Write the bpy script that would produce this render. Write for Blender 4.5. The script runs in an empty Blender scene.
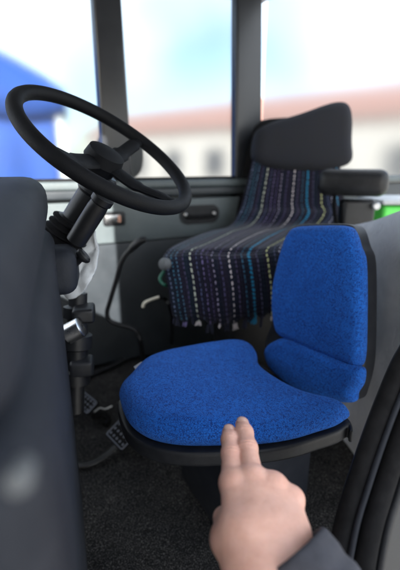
import bpy, bmesh, math, random
import numpy as np
import openvdb
from mathutils import Vector, Matrix, noise

random.seed(7); np.random.seed(7)
S = bpy.context.scene
COL = S.collection
R = math.radians

# ------------------------------------------------------------------ frame of reference
TH = R(17); FP = 400.0; CAM = Vector((0, 0, .95))
FWD = Vector((0, math.cos(TH), -math.sin(TH))); UPC = Vector((0, math.sin(TH), math.cos(TH)))
def ray(px, py):
    return Vector((1, 0, 0)) * ((px-200)/FP) - UPC * ((py-284)/FP) + FWD
def AZ(px, py, z):
    r = ray(px, py); return CAM + r*((z-CAM.z)/r.z)
def AY(px, py, y):
    r = ray(px, py); return CAM + r*(y/r.y)
def AD(px, py, d):
    return CAM + ray(px, py)*d
def AP(px, py, p0, n):
    r = ray(px, py); return CAM + r*((Vector(p0)-CAM).dot(n)/r.dot(n))
AL = R(25)
VF = Vector((-math.cos(AL), -math.sin(AL), 0))      # vehicle forward
VA = Vector((-math.sin(AL), math.cos(AL), 0))       # across, towards the passenger side
UZ = Vector((0, 0, 1))
def V(f, c, z): return VF*f + VA*c + UZ*z

# ------------------------------------------------------------------ object helpers
def link(name, me, mat=None, parent=None, mw=None):
    o = bpy.data.objects.new(name, me); COL.objects.link(o)
    if mat:
        for m in (mat if isinstance(mat, (list, tuple)) else [mat]): me.materials.append(m)
    if mw is not None: o.matrix_world = mw
    if parent: adopt(o, parent)
    return o
def adopt(o, parent):
    mw = o.matrix_basis.copy()
    o.parent = parent
    o.matrix_parent_inverse = world(parent).inverted()
    o.matrix_basis = mw
def world(o):
    if o.parent is None: return o.matrix_basis.copy()
    return world(o.parent) @ o.matrix_parent_inverse @ o.matrix_basis
def tag(o, label=None, cat=None, group=None, kind=None):
    if label: o['label'] = label
    if cat: o['category'] = cat
    if group: o['group'] = group
    if kind: o['kind'] = kind
    return o
def thing(name, label, cat, loc, group=None):
    o = bpy.data.objects.new(name, None); COL.objects.link(o); o.empty_display_size = .05
    o.location = loc
    return tag(o, label, cat, group)
def mesh_from_bm(name, bm, smooth=True, angle=None):
    me = bpy.data.meshes.new(name)
    bmesh.ops.recalc_face_normals(bm, faces=bm.faces[:])
    bm.to_mesh(me); bm.free()
    for p in me.polygons: p.use_smooth = smooth
    if angle is not None:
        try: me.set_sharp_from_angle(angle=R(angle))
        except Exception: pass
    return me
def obj(name, bm, mat, parent=None, smooth=True, angle=35, mw=None):
    return link(name, mesh_from_bm(name, bm, smooth, angle), mat, parent, mw)

def catmull(pts, n=8, closed=False):
    P = [Vector(p) for p in pts]; out = []
    m = len(P)
    rng = range(m) if closed else range(m-1)
    for i in rng:
        if closed: p0, p1, p2, p3 = P[i-1], P[i], P[(i+1) % m], P[(i+2) % m]
        else:
            p1, p2 = P[i], P[i+1]
            p0 = P[i-1] if i > 0 else p1*2-p2
            p3 = P[i+2] if i+2 < m else p2*2-p1
        for k in range(n):
            t = k/n
            out.append(.5*((2*p1)+(p2-p0)*t+(2*p0-5*p1+4*p2-p3)*t*t+(3*p1-p0-3*p2+p3)*t**3))
    if not closed: out.append(P[-1])
    return out
def tube(bm, pts, rad, seg=14, closed=False, flat=1.0, upv=None, caps=True):
    """tube along points, rad a number or a list; flat squeezes one axis"""
    n = len(pts); pts = [Vector(p) for p in pts]
    if not hasattr(rad, '__len__'): rad = [rad]*n
    rings = []; N = None
    for i in range(n):
        if closed: T = (pts[(i+1) % n]-pts[i-1])
        else: T = pts[min(i+1, n-1)]-pts[max(i-1, 0)]
        if T.length < 1e-9: T = Vector((0, 0, 1))
        T.normalize()
        if N is None:
            a = Vector(upv) if upv else (Vector((0, 0, 1)) if abs(T.z) < .9 else Vector((1, 0, 0)))
            N = a - T*a.dot(T); N.normalize()
        else:
            N = N - T*N.dot(T); N.normalize()
        B = T.cross(N)
        rings.append([bm.verts.new(pts[i]+N*(math.cos(2*math.pi*k/seg)*rad[i]*flat)+B*(math.sin(2*math.pi*k/seg)*rad[i])) for k in range(seg)])
    m = n if closed else n-1
    for i in range(m):
        a, b = rings[i], rings[(i+1) % n]
        for k in range(seg):
            bm.faces.new((a[k], a[(k+1) % seg], b[(k+1) % seg], b[k]))
    if caps and not closed:
        bm.faces.new(rings[0][::-1]); bm.faces.new(rings[-1])
def rpts(p, q, n): return [Vector(p).lerp(Vector(q), i/n) for i in range(n+1)]
def lathe(bm, prof, M, seg=32):
    """prof: list of (r, h); M: matrix whose z axis is the axis"""
    rings = []
    for r, h in prof:
        rings.append([bm.verts.new(M @ Vector((r*math.cos(2*math.pi*k/seg), r*math.sin(2*math.pi*k/seg), h))) for k in range(seg)])
    for a, b in zip(rings, rings[1:]):
        for k in range(seg):
            bm.faces.new((a[k], a[(k+1) % seg], b[(k+1) % seg], b[k]))
    bm.faces.new(rings[0][::-1]); bm.faces.new(rings[-1])
def axisM(o, z, x=None):
    z = Vector(z).normalized()
    x = Vector(x) if x else (Vector((1, 0, 0)) if abs(z.x) < .9 else Vector((0, 1, 0)))
    x = (x - z*x.dot(z)).normalized(); y = z.cross(x)
    M = Matrix((x, y, z)).transposed().to_4x4(); M.translation = Vector(o)
    return M
def slab(bm, M, sx, sy, sz, bev=.004, seg=3):
    """bevelled box centred on M"""
    old = set(bm.verts)
    vs = bmesh.ops.create_cube(bm, size=1)['verts']
    for v in vs: v.co = Vector((v.co.x*sx, v.co.y*sy, v.co.z*sz))
    es = {e for v in vs for e in v.link_edges}
    if bev > 0:
        bmesh.ops.bevel(bm, geom=list(es), offset=bev, segments=seg, affect='EDGES', profile=.5)
    for v in bm.verts:
        if v not in old: v.co = M @ v.co
def prism(bm, outline, M, h, bev=.003, seg=3):
    """outline (list of xy) extruded 0..h along M's z, upper and lower rims bevelled"""
    old = set(bm.verts)
    a = [bm.verts.new((x, y, 0)) for x, y in outline]
    f = bm.faces.new(a)
    r = bmesh.ops.extrude_face_region(bm, geom=[f])
    top = [v for v in r['geom'] if isinstance(v, bmesh.types.BMVert)]
    for v in top: v.co.z = h
    vs = a+top
    if bev > 0:
        tf = set(top)
        es = [e for v in vs for e in v.link_edges if (e.verts[0] in tf) == (e.verts[1] in tf)]
        bmesh.ops.bevel(bm, geom=list(set(es)), offset=bev, segments=seg, affect='EDGES', profile=.5)
    for v in bm.verts:
        if v not in old: v.co = M @ v.co
def rrect(w, h, r, n=6, cx=0, cy=0):
    out = []
    for sx, sy, a0 in ((1, 1, 0), (-1, 1, 90), (-1, -1, 180), (1, -1, 270)):
        for k in range(n+1):
            a = R(a0+90*k/n)
            out.append((cx+sx*(w/2-r)+r*math.cos(a), cy+sy*(h/2-r)+r*math.sin(a)))
    return out

# ------------------------------------------------------------------ SDF helpers
def grid_mesh(name, D, o, vox, smooth=3):
    g = openvdb.FloatGrid(); g.copyFromArray(np.ascontiguousarray(D.astype(np.float32)))
    pts, quads = g.convertToQuads(isovalue=0.0)
    pts = pts*vox + np.array(o)
    me = bpy.data.meshes.new(name)
    me.from_pydata(pts.tolist(), [], [q[::-1] for q in quads.tolist()])
    bm = bmesh.new(); bm.from_mesh(me)
    for _ in range(smooth):
        bmesh.ops.smooth_vert(bm, verts=bm.verts[:], factor=.5, use_axis_x=True, use_axis_y=True, use_axis_z=True)
    bmesh.ops.recalc_face_normals(bm, faces=bm.faces[:])
    bm.to_mesh(me); bm.free()
    for p in me.polygons: p.use_smooth = True
    return me
def poly_sdf(X, Yy, poly):
    d = np.full(X.shape, 1e9); s = np.ones(X.shape)
    n = len(poly)
    for i in range(n):
        ax, ay = poly[i]; bx, by = poly[i-1]
        ex, ey = bx-ax, by-ay
        wx, wy = X-ax, Yy-ay
        t = np.clip((wx*ex+wy*ey)/(ex*ex+ey*ey+1e-12), 0, 1)
        d = np.minimum(d, (wx-ex*t)**2+(wy-ey*t)**2)
        c1 = Yy >= ay; c2 = Yy < by; c3 = ex*wy > ey*wx
        s = np.where((c1 & c2 & c3) | (~c1 & ~c2 & ~c3), -s, s)
    return s*np.sqrt(d)
def pad(name, outline, z0, z1, r, vox=.004, dome=0., dl=.08, under=0., smooth=3, warp=None):
    """cushion: outline (xy) thick from z0 to z1 with rounded rim r and domed top"""
    xs = [p[0] for p in outline]; ys = [p[1] for p in outline]
    m = vox*4
    X = np.arange(min(xs)-m, max(xs)+m, vox); Yv = np.arange(min(ys)-m, max(ys)+m, vox)
    Zv = np.arange(z0-m, z1+dome+m, vox)
    gx, gy = np.meshgrid(X, Yv, indexing='ij')
    d2 = poly_sdf(gx, gy, outline)
    lift = dome*(1-np.exp(np.minimum(d2, 0)/dl))
    if warp is not None: lift = lift+warp(gx, gy)
    hz = (z1-z0)/2; zm = (z0+z1)/2
    zz = Zv[None, None, :]-zm
    # lift only the upper half
    zz = zz - np.where(zz > -hz, lift[:, :, None]*np.clip((zz+hz)/(2*hz), 0, 1), 0)
    qx = d2[:, :, None]+r; qz = np.abs(zz)-hz+r
    D = np.minimum(np.maximum(qx, qz), 0)+np.sqrt(np.maximum(qx, 0)**2+np.maximum(qz, 0)**2)-r
    return grid_mesh(name, D, (X[0], Yv[0], Zv[0]), vox, smooth)

# ------------------------------------------------------------------ materials
def newmat(name):
    m = bpy.data.materials.new(name); m.use_nodes = True
    nt = m.node_tree; b = nt.nodes['Principled BSDF']
    return m, nt, b
def N(nt, t, **kw):
    n = nt.nodes.new(t)
    for k, v in kw.items():
        if k in n.inputs.keys(): n.inputs[k].default_value = v
        else: setattr(n, k, v)
    return n
def L(nt, a, b): nt.links.new(a, b)
def ramp(nt, src, stops):
    r = N(nt, 'ShaderNodeValToRGB'); e = r.color_ramp.elements
    while len(e) < len(stops): e.new(.5)
    for i, (p, c) in enumerate(stops):
        e[i].position = p; e[i].color = (*c, 1) if len(c) == 3 else c
    L(nt, src, r.inputs[0]); return r
def simple(name, col, rough=.5, var=.25, nscale=12, bump=.15, bscale=300, metal=0., spec=.5, dust=0., dustcol=(.35, .33, .3), detail=5):
    m, nt, b = newmat(name)
    tc = N(nt, 'ShaderNodeTexCoord')
    n1 = N(nt, 'ShaderNodeTexNoise', Scale=nscale, Detail=detail, Roughness=.65)
    L(nt, tc.outputs['Object'], n1.inputs['Vector'])
    lo = tuple(c*(1-var) for c in col); hi = tuple(min(1, c*(1+var)) for c in col)
    r = ramp(nt, n1.outputs['Fac'], [(.3, lo), (.7, hi)])
    out = r.outputs[0]
    if dust > 0:
        n3 = N(nt, 'ShaderNodeTexNoise', Scale=nscale*1.7, Detail=8, Roughness=.75)
        L(nt, tc.outputs['Object'], n3.inputs['Vector'])
        rr = ramp(nt, n3.outputs['Fac'], [(.45, (0, 0, 0)), (.75, (dust,)*3)])
        mx = N(nt, 'ShaderNodeMix', data_type='RGBA')
        L(nt, rr.outputs[0], mx.inputs[0]); L(nt, out, mx.inputs[6]); mx.inputs[7].default_value = (*dustcol, 1)
        out = mx.outputs[2]
    L(nt, out, b.inputs['Base Color'])
    rg = N(nt, 'ShaderNodeMapRange'); rg.inputs[3].default_value = max(.03, rough-.1); rg.inputs[4].default_value = min(1, rough+.1)
    L(nt, n1.outputs['Fac'], rg.inputs[0]); L(nt, rg.outputs[0], b.inputs['Roughness'])
    b.inputs['Metallic'].default_value = metal
    b.inputs['Specular IOR Level'].default_value = spec
    if bump > 0:
        n2 = N(nt, 'ShaderNodeTexNoise', Scale=bscale, Detail=3)
        L(nt, tc.outputs['Object'], n2.inputs['Vector'])
        bp = N(nt, 'ShaderNodeBump', Strength=bump, Distance=.001)
        L(nt, n2.outputs['Fac'], bp.inputs['Height']); L(nt, bp.outputs[0], b.inputs['Normal'])
    return m

def mat_moquette():
    m, nt, b = newmat('blue_moquette')
    tc = N(nt, 'ShaderNodeTexCoord')
    mp = N(nt, 'ShaderNodeMapping'); mp.inputs['Rotation'].default_value = (0, 0, R(32)); mp.inputs['Scale'].default_value = (1, 1.9, 1)
    L(nt, tc.outputs['Object'], mp.inputs[0])
    # slightly wandering rows
    nw = N(nt, 'ShaderNodeTexNoise', Scale=60, Detail=2); L(nt, tc.outputs['Object'], nw.inputs['Vector'])
    vm = N(nt, 'ShaderNodeMix', data_type='VECTOR'); vm.inputs[0].default_value = .006
    L(nt, mp.outputs[0], vm.inputs[4]); L(nt, nw.outputs['Color'], vm.inputs[5])
    vo = N(nt, 'ShaderNodeTexVoronoi', Scale=215, Randomness=.8, feature='DISTANCE_TO_EDGE'); L(nt, vm.outputs[1], vo.inputs['Vector'])
    fleck = ramp(nt, vo.outputs['Distance'], [(.06, (1, 1, 1)), (.20, (0, 0, 0))])
    # flecks come and go in patches
    n2 = N(nt, 'ShaderNodeTexNoise', Scale=190, Detail=2, Roughness=.6); L(nt, tc.outputs['Object'], n2.inputs['Vector'])
    pr = ramp(nt, n2.outputs['Fac'], [(.38, (.15,)*3), (.58, (.95,)*3)])
    mul = N(nt, 'ShaderNodeMath', operation='MULTIPLY'); L(nt, fleck.outputs[0], mul.inputs[0]); L(nt, pr.outputs[0], mul.inputs[1])
    n3 = N(nt, 'ShaderNodeTexNoise', Scale=7, Detail=6, Roughness=.7); L(nt, tc.outputs['Object'], n3.inputs['Vector'])
    base = ramp(nt, n3.outputs['Fac'], [(.3, (.010, .108, .48)), (.7, (.016, .155, .64))])
    mx = N(nt, 'ShaderNodeMix', data_type='RGBA'); L(nt, mul.outputs[0], mx.inputs[0]); L(nt, base.outputs[0], mx.inputs[6])
    mx.inputs[7].default_value = (.005, .036, .21, 1)
    L(nt, mx.outputs[2], b.inputs['Base Color'])
    b.inputs['Roughness'].default_value = .85
    b.inputs['Specular IOR Level'].default_value = .2
    b.inputs['Sheen Weight'].default_value = .15
    b.inputs['Sheen Tint'].default_value = (.3, .5, 1, 1)
    n4 = N(nt, 'ShaderNodeTexNoise', Scale=700, Detail=2); L(nt, tc.outputs['Object'], n4.inputs['Vector'])
    ad = N(nt, 'ShaderNodeMath', operation='MULTIPLY_ADD'); L(nt, mul.outputs[0], ad.inputs[0]); ad.inputs[1].default_value = -1.0; L(nt, n4.outputs['Fac'], ad.inputs[2])
    bp = N(nt, 'ShaderNodeBump', Strength=.8, Distance=.0016); L(nt, ad.outputs[0], bp.inputs['Height']); L(nt, bp.outputs[0], b.inputs['Normal'])
    return m

STRIPES = [  # u, half width, colour, dots per unit v, duty
    (.03, .003, (.16, .20, .32), 60, .5), (.065, .0028, (.06, .20, .30), 70, .5), (.10, .003, (.10, .22, .34), 70, .5), (.15, .0025, (.12, .10, .22), 60, .6),
    (.205, .0052, (.60, .64, .52), 50, .55), (.25, .0025, (.10, .12, .24), 60, .6), (.29, .003, (.20, .16, .34), 60, .5), (.33, .0025, (.10, .08, .2), 70, .6),
    (.37, .0036, (.34, .30, .42), 56, .45), (.43, .003, (.10, .09, .2), 60, .6), (.50, .0052, (.68, .60, .62), 54, .55), (.55, .0025, (.12, .10, .2), 60, .6), (.60, .003, (.05, .16, .26), 60, .6),
    (.655, .0105, (.015, .21, .37), 70, .66), (.72, .003, (.12, .12, .22), 60, .6), (.80, .0055, (.64, .66, .32), 52, .55),
    (.86, .003, (.1, .1, .2), 60, .6), (.90, .004, (.35, .36, .45), 55, .5), (.96, .004, (.05, .28, .45), 60, .6)]
def mat_blanket():
    m, nt, b = newmat('striped_weave')
    uv = N(nt, 'ShaderNodeUVMap'); sp = N(nt, 'ShaderNodeSeparateXYZ'); L(nt, uv.outputs[0], sp.inputs[0])
    nz = N(nt, 'ShaderNodeTexNoise', Scale=22, Detail=3); L(nt, uv.outputs[0], nz.inputs['Vector'])
    wob = N(nt, 'ShaderNodeMath', operation='MULTIPLY_ADD'); L(nt, nz.outputs['Fac'], wob.inputs[0]); wob.inputs[1].default_value = .016; L(nt, sp.outputs[0], wob.inputs[2])
    # ground weave: thin purplish / navy pinstripes
    wv = N(nt, 'ShaderNodeMath', operation='MULTIPLY'); L(nt, wob.outputs[0], wv.inputs[0]); wv.inputs[1].default_value = 330
    sn = N(nt, 'ShaderNodeMath', operation='SINE'); L(nt, wv.outputs[0], sn.inputs[0])
    n1 = N(nt, 'ShaderNodeTexNoise', Scale=9, Detail=1, noise_dimensions='1D'); L(nt, sp.outputs[0], n1.inputs['W'])
    g0 = ramp(nt, n1.outputs['Fac'], [(.35, (.004, .006, .014)), (.5, (.010, .007, .017)), (.65, (.004, .010, .019))])
    rs = ramp(nt, sn.outputs[0], [(.3, (0, 0, 0)), (.95, (.75,)*3)])
    # broken pinstripes
    wy = N(nt, 'ShaderNodeMath', operation='MULTIPLY'); L(nt, sp.outputs[1], wy.inputs[0]); wy.inputs[1].default_value = 430
    sy = N(nt, 'ShaderNodeMath', operation='SINE'); L(nt, wy.outputs[0], sy.inputs[0])
    ry = ramp(nt, sy.outputs[0], [(.2, (.35,)*3), (.7, (1, 1, 1))])
    mm = N(nt, 'ShaderNodeMath', operation='MULTIPLY'); L(nt, rs.outputs[0], mm.inputs[0]); L(nt, ry.outputs[0], mm.inputs[1])
    mx = N(nt, 'ShaderNodeMix', data_type='RGBA'); L(nt, mm.outputs[0], mx.inputs[0]); L(nt, g0.outputs[0], mx.inputs[6]); mx.inputs[7].default_value = (.020, .021, .046, 1)
    nz2 = N(nt, 'ShaderNodeTexNoise', Scale=35, Detail=2); L(nt, uv.outputs[0], nz2.inputs['Vector'])
    wv2 = N(nt, 'ShaderNodeMath', operation='MULTIPLY_ADD'); L(nt, nz2.outputs['Fac'], wv2.inputs[0]); wv2.inputs[1].default_value = .022; L(nt, sp.outputs[1], wv2.inputs[2])
    cur = mx.outputs[2]
    for u, hw, c, fq, duty in STRIPES:
        a = N(nt, 'ShaderNodeMath', operation='SUBTRACT'); L(nt, wob.outputs[0], a.inputs[0]); a.inputs[1].default_value = u+.004
        ab = N(nt, 'ShaderNodeMath', operation='ABSOLUTE'); L(nt, a.outputs[0], ab.inputs[0])
        lt = N(nt, 'ShaderNodeMath', operation='LESS_THAN'); L(nt, ab.outputs[0], lt.inputs[0]); lt.inputs[1].default_value = hw
        f = N(nt, 'ShaderNodeMath', operation='MULTIPLY'); L(nt, wv2.outputs[0], f.inputs[0]); f.inputs[1].default_value = fq
        fr = N(nt, 'ShaderNodeMath', operation='FRACT'); L(nt, f.outputs[0], fr.inputs[0])
        l2 = N(nt, 'ShaderNodeMath', operation='LESS_THAN'); L(nt, fr.outputs[0], l2.inputs[0]); l2.inputs[1].default_value = duty
        an = N(nt, 'ShaderNodeMath', operation='MULTIPLY'); L(nt, lt.outputs[0], an.inputs[0]); L(nt, l2.outputs[0], an.inputs[1])
        q = N(nt, 'ShaderNodeMix', data_type='RGBA'); L(nt, an.outputs[0], q.inputs[0]); L(nt, cur, q.inputs[6]); q.inputs[7].default_value = (*c, 1)
        cur = q.outputs[2]
    L(nt, cur, b.inputs['Base Color']); b.inputs['Roughness'].default_value = .9
    b.inputs['Specular IOR Level'].default_value = .15
    b.inputs['Sheen Weight'].default_value = .12
    hb = N(nt, 'ShaderNodeMath', operation='ADD'); L(nt, sn.outputs[0], hb.inputs[0]); L(nt, sy.outputs[0], hb.inputs[1])
    bp = N(nt, 'ShaderNodeBump', Strength=.6, Distance=.0015); L(nt, hb.outputs[0], bp.inputs['Height']); L(nt, bp.outputs[0], b.inputs['Normal'])
    return m

def mat_carpet():
    m, nt, b = newmat('speckled_carpet')
    tc = N(nt, 'ShaderNodeTexCoord')
    n1 = N(nt, 'ShaderNodeTexNoise', Scale=260, Detail=3, Roughness=.8); L(nt, tc.outputs['Object'], n1.inputs['Vector'])
    n2 = N(nt, 'ShaderNodeTexNoise', Scale=7, Detail=6, Roughness=.7); L(nt, tc.outputs['Object'], n2.inputs['Vector'])
    r = ramp(nt, n1.outputs['Fac'], [(.38, (.010, .010, .011)), (.55, (.040, .040, .043)), (.70, (.26, .255, .25))])
    r2 = ramp(nt, n2.outputs['Fac'], [(.3, (.55,)*3), (.75, (1.25, 1.22, 1.15))])
    mu = N(nt, 'ShaderNodeMix', data_type='RGBA', blend_type='MULTIPLY'); mu.inputs[0].default_value = 1
    L(nt, r.outputs[0], mu.inputs[6]); L(nt, r2.outputs[0], mu.inputs[7]); L(nt, mu.outputs[2], b.inputs['Base Color'])
    b.inputs['Roughness'].default_value = .95; b.inputs['Specular IOR Level'].default_value = .1
    bp = N(nt, 'ShaderNodeBump', Strength=1, Distance=.006); L(nt, n1.outputs['Fac'], bp.inputs['Height']); L(nt, bp.outputs[0], b.inputs['Normal'])
    return m

def mat_skin():
    m, nt, b = newmat('skin')
    tc = N(nt, 'ShaderNodeTexCoord'); at = N(nt, 'ShaderNodeAttribute'); at.attribute_name = 'flush'
    n1 = N(nt, 'ShaderNodeTexNoise', Scale=42, Detail=7, Roughness=.7); L(nt, tc.outputs['Object'], n1.inputs['Vector'])
    base = ramp(nt, n1.outputs['Fac'], [(.3, (.61, .335, .255)), (.7, (.75, .455, .37))])
    mx = N(nt, 'ShaderNodeMix', data_type='RGBA'); L(nt, at.outputs['Fac'], mx.inputs[0]); L(nt, base.outputs[0], mx.inputs[6]); mx.inputs[7].default_value = (.62, .28, .22, 1)
    L(nt, mx.outputs[2], b.inputs['Base Color'])
    b.inputs['Roughness'].default_value = .5; b.inputs['Specular IOR Level'].default_value = .35
    b.inputs['Subsurface Weight'].default_value = .25; b.inputs['Subsurface Radius'].default_value = (.008, .003, .0015); b.inputs['Subsurface Scale'].default_value = .5
    vo = N(nt, 'ShaderNodeTexVoronoi', Scale=900); L(nt, tc.outputs['Object'], vo.inputs['Vector'])
    n2 = N(nt, 'ShaderNodeTexNoise', Scale=160, Detail=5); L(nt, tc.outputs['Object'], n2.inputs['Vector'])
    ad = N(nt, 'ShaderNodeMath', operation='MULTIPLY_ADD'); L(nt, vo.outputs['Distance'], ad.inputs[0]); ad.inputs[1].default_value = .4; L(nt, n2.outputs['Fac'], ad.inputs[2])
    bp = N(nt, 'ShaderNodeBump', Strength=.6, Distance=.0009); L(nt, ad.outputs[0], bp.inputs['Height']); L(nt, bp.outputs[0], b.inputs['Normal'])
    return m

def mat_panel_grey():
    """grey painted partition with a crinkled skin"""
    m, nt, b = newmat('crinkled_grey_vinyl')
    tc = N(nt, 'ShaderNodeTexCoord')
    n1 = N(nt, 'ShaderNodeTexNoise', Scale=9, Detail=8, Roughness=.7, Distortion=.6); L(nt, tc.outputs['Object'], n1.inputs['Vector'])
    r = ramp(nt, n1.outputs['Fac'], [(.3, (.38, .40, .46)), (.55, (.46, .48, .53)), (.75, (.53, .545, .59))])
    L(nt, r.outputs[0], b.inputs['Base Color']); b.inputs['Roughness'].default_value = .55
    vo = N(nt, 'ShaderNodeTexVoronoi', Scale=17, feature='DISTANCE_TO_EDGE'); 
    nn = N(nt, 'ShaderNodeTexNoise', Scale=14, Detail=4); L(nt, tc.outputs['Object'], nn.inputs['Vector'])
    vm = N(nt, 'ShaderNodeMix', data_type='VECTOR'); vm.inputs[0].default_value = .12
    L(nt, tc.outputs['Object'], vm.inputs[4]); L(nt, nn.outputs['Color'], vm.inputs[5]); L(nt, vm.outputs[1], vo.inputs['Vector'])
    cr = ramp(nt, vo.outputs['Distance'], [(.0, (0, 0, 0)), (.07, (1, 1, 1))])
    ad = N(nt, 'ShaderNodeMath', operation='MULTIPLY_ADD'); L(nt, n1.outputs['Fac'], ad.inputs[0]); ad.inputs[1].default_value = 2.2; L(nt, cr.outputs[0], ad.inputs[2])
    bp = N(nt, 'ShaderNodeBump', Strength=.22, Distance=.004); L(nt, ad.outputs[0], bp.inputs['Height']); L(nt, bp.outputs[0], b.inputs['Normal'])
    return m

def mat_glass():
    """misted window glass"""
    m = bpy.data.materials.new('misted_glass'); m.use_nodes = True; nt = m.node_tree; nt.nodes.clear()
    o = N(nt, 'ShaderNodeOutputMaterial'); t = N(nt, 'ShaderNodeBsdfRefraction'); t.inputs[0].default_value = (.64, .68, .71, 1)
    t.inputs['IOR'].default_value = 1.05; t.inputs['Roughness'].default_value = .5
    g = N(nt, 'ShaderNodeBsdfGlossy'); g.inputs['Roughness'].default_value = .25
    mx = N(nt, 'ShaderNodeMixShader'); mx.inputs[0].default_value = .02; L(nt, t.outputs[0], mx.inputs[1]); L(nt, g.outputs[0], mx.inputs[2]); L(nt, mx.outputs[0], o.inputs[0])
    return m

def mat_tiles():
    m, nt, b = newmat('clay_roof_tiles')
    tc = N(nt, 'ShaderNodeTexCoord')
    br = N(nt, 'ShaderNodeTexBrick', Scale=3.2); br.inputs['Color1'].default_value = (.24, .115, .085, 1); br.inputs['Color2'].default_value = (.19, .09, .07, 1)
    br.inputs['Mortar'].default_value = (.12, .08, .07, 1); br.inputs['Mortar Size'].default_value = .03
    L(nt, tc.outputs['UV'], br.inputs['Vector']); L(nt, br.outputs['Color'], b.inputs['Base Color']); b.inputs['Roughness'].default_value = .9
    return m

M = {}
M['moq'] = mat_moquette(); M['weave'] = mat_blanket(); M['carpet'] = mat_carpet(); M['skin'] = mat_skin()
M['grey'] = mat_panel_grey(); M['glass'] = mat_glass(); M['tiles'] = mat_tiles()
M['knob'] = simple('grey_knob_plastic', (.09, .095, .10), .6, .2, 30, .2)
M['wheel'] = simple('wheel_leather', (.004, .0045, .006), .65, .3, 30, .4, 500, spec=.15, dust=.03, dustcol=(.03, .03, .03))
M['seatdark'] = simple('charcoal_cover', (.007, .008, .013), .9, .25, 14, .5, 420)
M['slate'] = simple('slate_side_panel', (.10, .11, .14), .55, .15, 8, .3, 380)
M['black'] = simple('black_plastic', (.006, .0065, .008), .45, .2, 20, .25, 600, spec=.35, dust=.08, dustcol=(.10, .10, .11))
M['rim'] = simple('charcoal_shell', (.012, .013, .016), .45, .2, 20, .25, 700, spec=.3, dust=.08, dustcol=(.12, .12, .13))
M['rubber'] = simple('black_rubber', (.008, .008, .009), .85, .3, 40, .3, 400, spec=.1, dust=.12, dustcol=(.06, .06, .06))
M['trim'] = simple('grey_green_door_trim', (.066, .082, .088), .5, .12, 9, .35, 420, dust=.1, dustcol=(.16, .17, .17))
M['trimdark'] = simple('dark_door_trim', (.017, .022, .027), .5, .15, 9, .35, 420, dust=.1, dustcol=(.09, .09, .1))
M['sill'] = simple('pale_sill_trim', (.17, .19, .19), .5, .12, 9, .2, 420)
M['dash'] = simple('slate_dash_plastic', (.012, .0145, .021), .65, .12, 8, .3, 380, spec=.2, dust=.15, dustcol=(.08, .08, .09))
M['chrome'] = simple('worn_metal', (.62, .62, .62), .28, .15, 30, .05, 300, metal=1)
M['steel'] = simple('dull_steel', (.36, .37, .38), .4, .2, 30, .1, 300, metal=.9)
M['cream'] = simple('cream_plastic', (.62, .58, .48), .45, .12, 20, .1, 300)
M['white'] = simple('white_plastic', (.72, .72, .70), .45, .08, 20, .1, 300)
M['cloth'] = simple('white_cloth', (.46, .48, .50), .9, .2, 14, .5, 500, dust=.2, dustcol=(.35, .35, .35))
M['sleeve'] = simple('dark_grey_knit', (.045, .046, .058), .92, .25, 40, .8, 520)
M['nail'] = simple('nail', (.62, .37, .29), .3, .06, 60, .0)
M['amber'] = simple('amber_sticker', (.38, .20, .14), .5, .15, 30, .1)
M['green'] = simple('green_plastic', (.09, .62, .08), .4, .1, 12, .1, 200)
M['paint'] = simple('dark_van_paint', (.014, .016, .020), .35, .15, 12, .05, 300)
M['wallw'] = simple('cream_render', (.22, .20, .18), .9, .1, 3, .3, 60)
M['tarp'] = simple('blue_canopy_cloth', (.008, .046, .21), .75, .12, 4, .2, 120)
M['teal'] = simple('green_wire', (.01, .085, .055), .5, .2, 20, .1)
M['purple'] = simple('yarn_purple', (.15, .12, .26), .9, .3, 60, .3)
M['yarnw'] = simple('yarn_white', (.55, .5, .5), .9, .2, 60, .3)
M['yarnb'] = simple('yarn_blue', (.02, .25, .45), .9, .2, 60, .3)
M['yarnd'] = simple('yarn_navy', (.02, .022, .045), .9, .3, 60, .3)
M['asphalt'] = simple('pale_yard_paving', (.34, .33, .31), .9, .2, 1.2, .3, 40)
M['leaf'] = simple('leaf', (.06, .10, .03), .6, .4, 3, 0)
M['headliner'] = simple('grey_headlining', (.30, .30, .30), .95, .08, 10, .3, 300)

# ------------------------------------------------------------------ setting
def quad_sheet(name, pts, mat, kind='structure'):
    bm = bmesh.new(); bm.faces.new([bm.verts.new(p) for p in pts])
    o = obj(name, bm, mat, smooth=False, angle=None); tag(o, kind=kind); return o
quad_sheet('ground', [(-300, -100, -.75), (300, -100, -.75), (300, 500, -.75), (-300, 500, -.75)], M['asphalt'])

FLOOR_FAR = 2.02
bm = bmesh.new()
nx, ny = 90, 90
g = []
for i in range(nx+1):
    row = []
    for j in range(ny+1):
        p = V(-1.35+1.95*i/nx, .18+(FLOOR_FAR-.18)*j/ny, 0)
        p.z = .012*(noise.noise(p*5)) + .004*noise.noise(p*25)
        row.append(bm.verts.new(p))
    g.append(row)
for i in range(nx):
    for j in range(ny): bm.faces.new((g[i][j], g[i+1][j], g[i+1][j+1], g[i][j+1]))
tag(obj('floor', bm, M['carpet'], angle=None), kind='structure')
# underside of the cab floor
bm = bmesh.new()
slab(bm, axisM(V(-.375, 1.12, -.10), UZ, VF), 1.97, 1.9, .10, .01)
tag(obj('floor_pan', bm, M['paint']), kind='structure')
bm = bmesh.new()
slab(bm, axisM(V(-.35, 1.06, 1.75), UZ, VF), 1.9, 1.95, .05, .015)
slab(bm, axisM(V(-.45, .03, 1.55), UZ, VF), 2.1, .06, .42, .015)  # deep doorway header, added out of view to stop sun reaching the blanket
tag(obj('ceiling', bm, M['headliner']), kind='structure')

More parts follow.
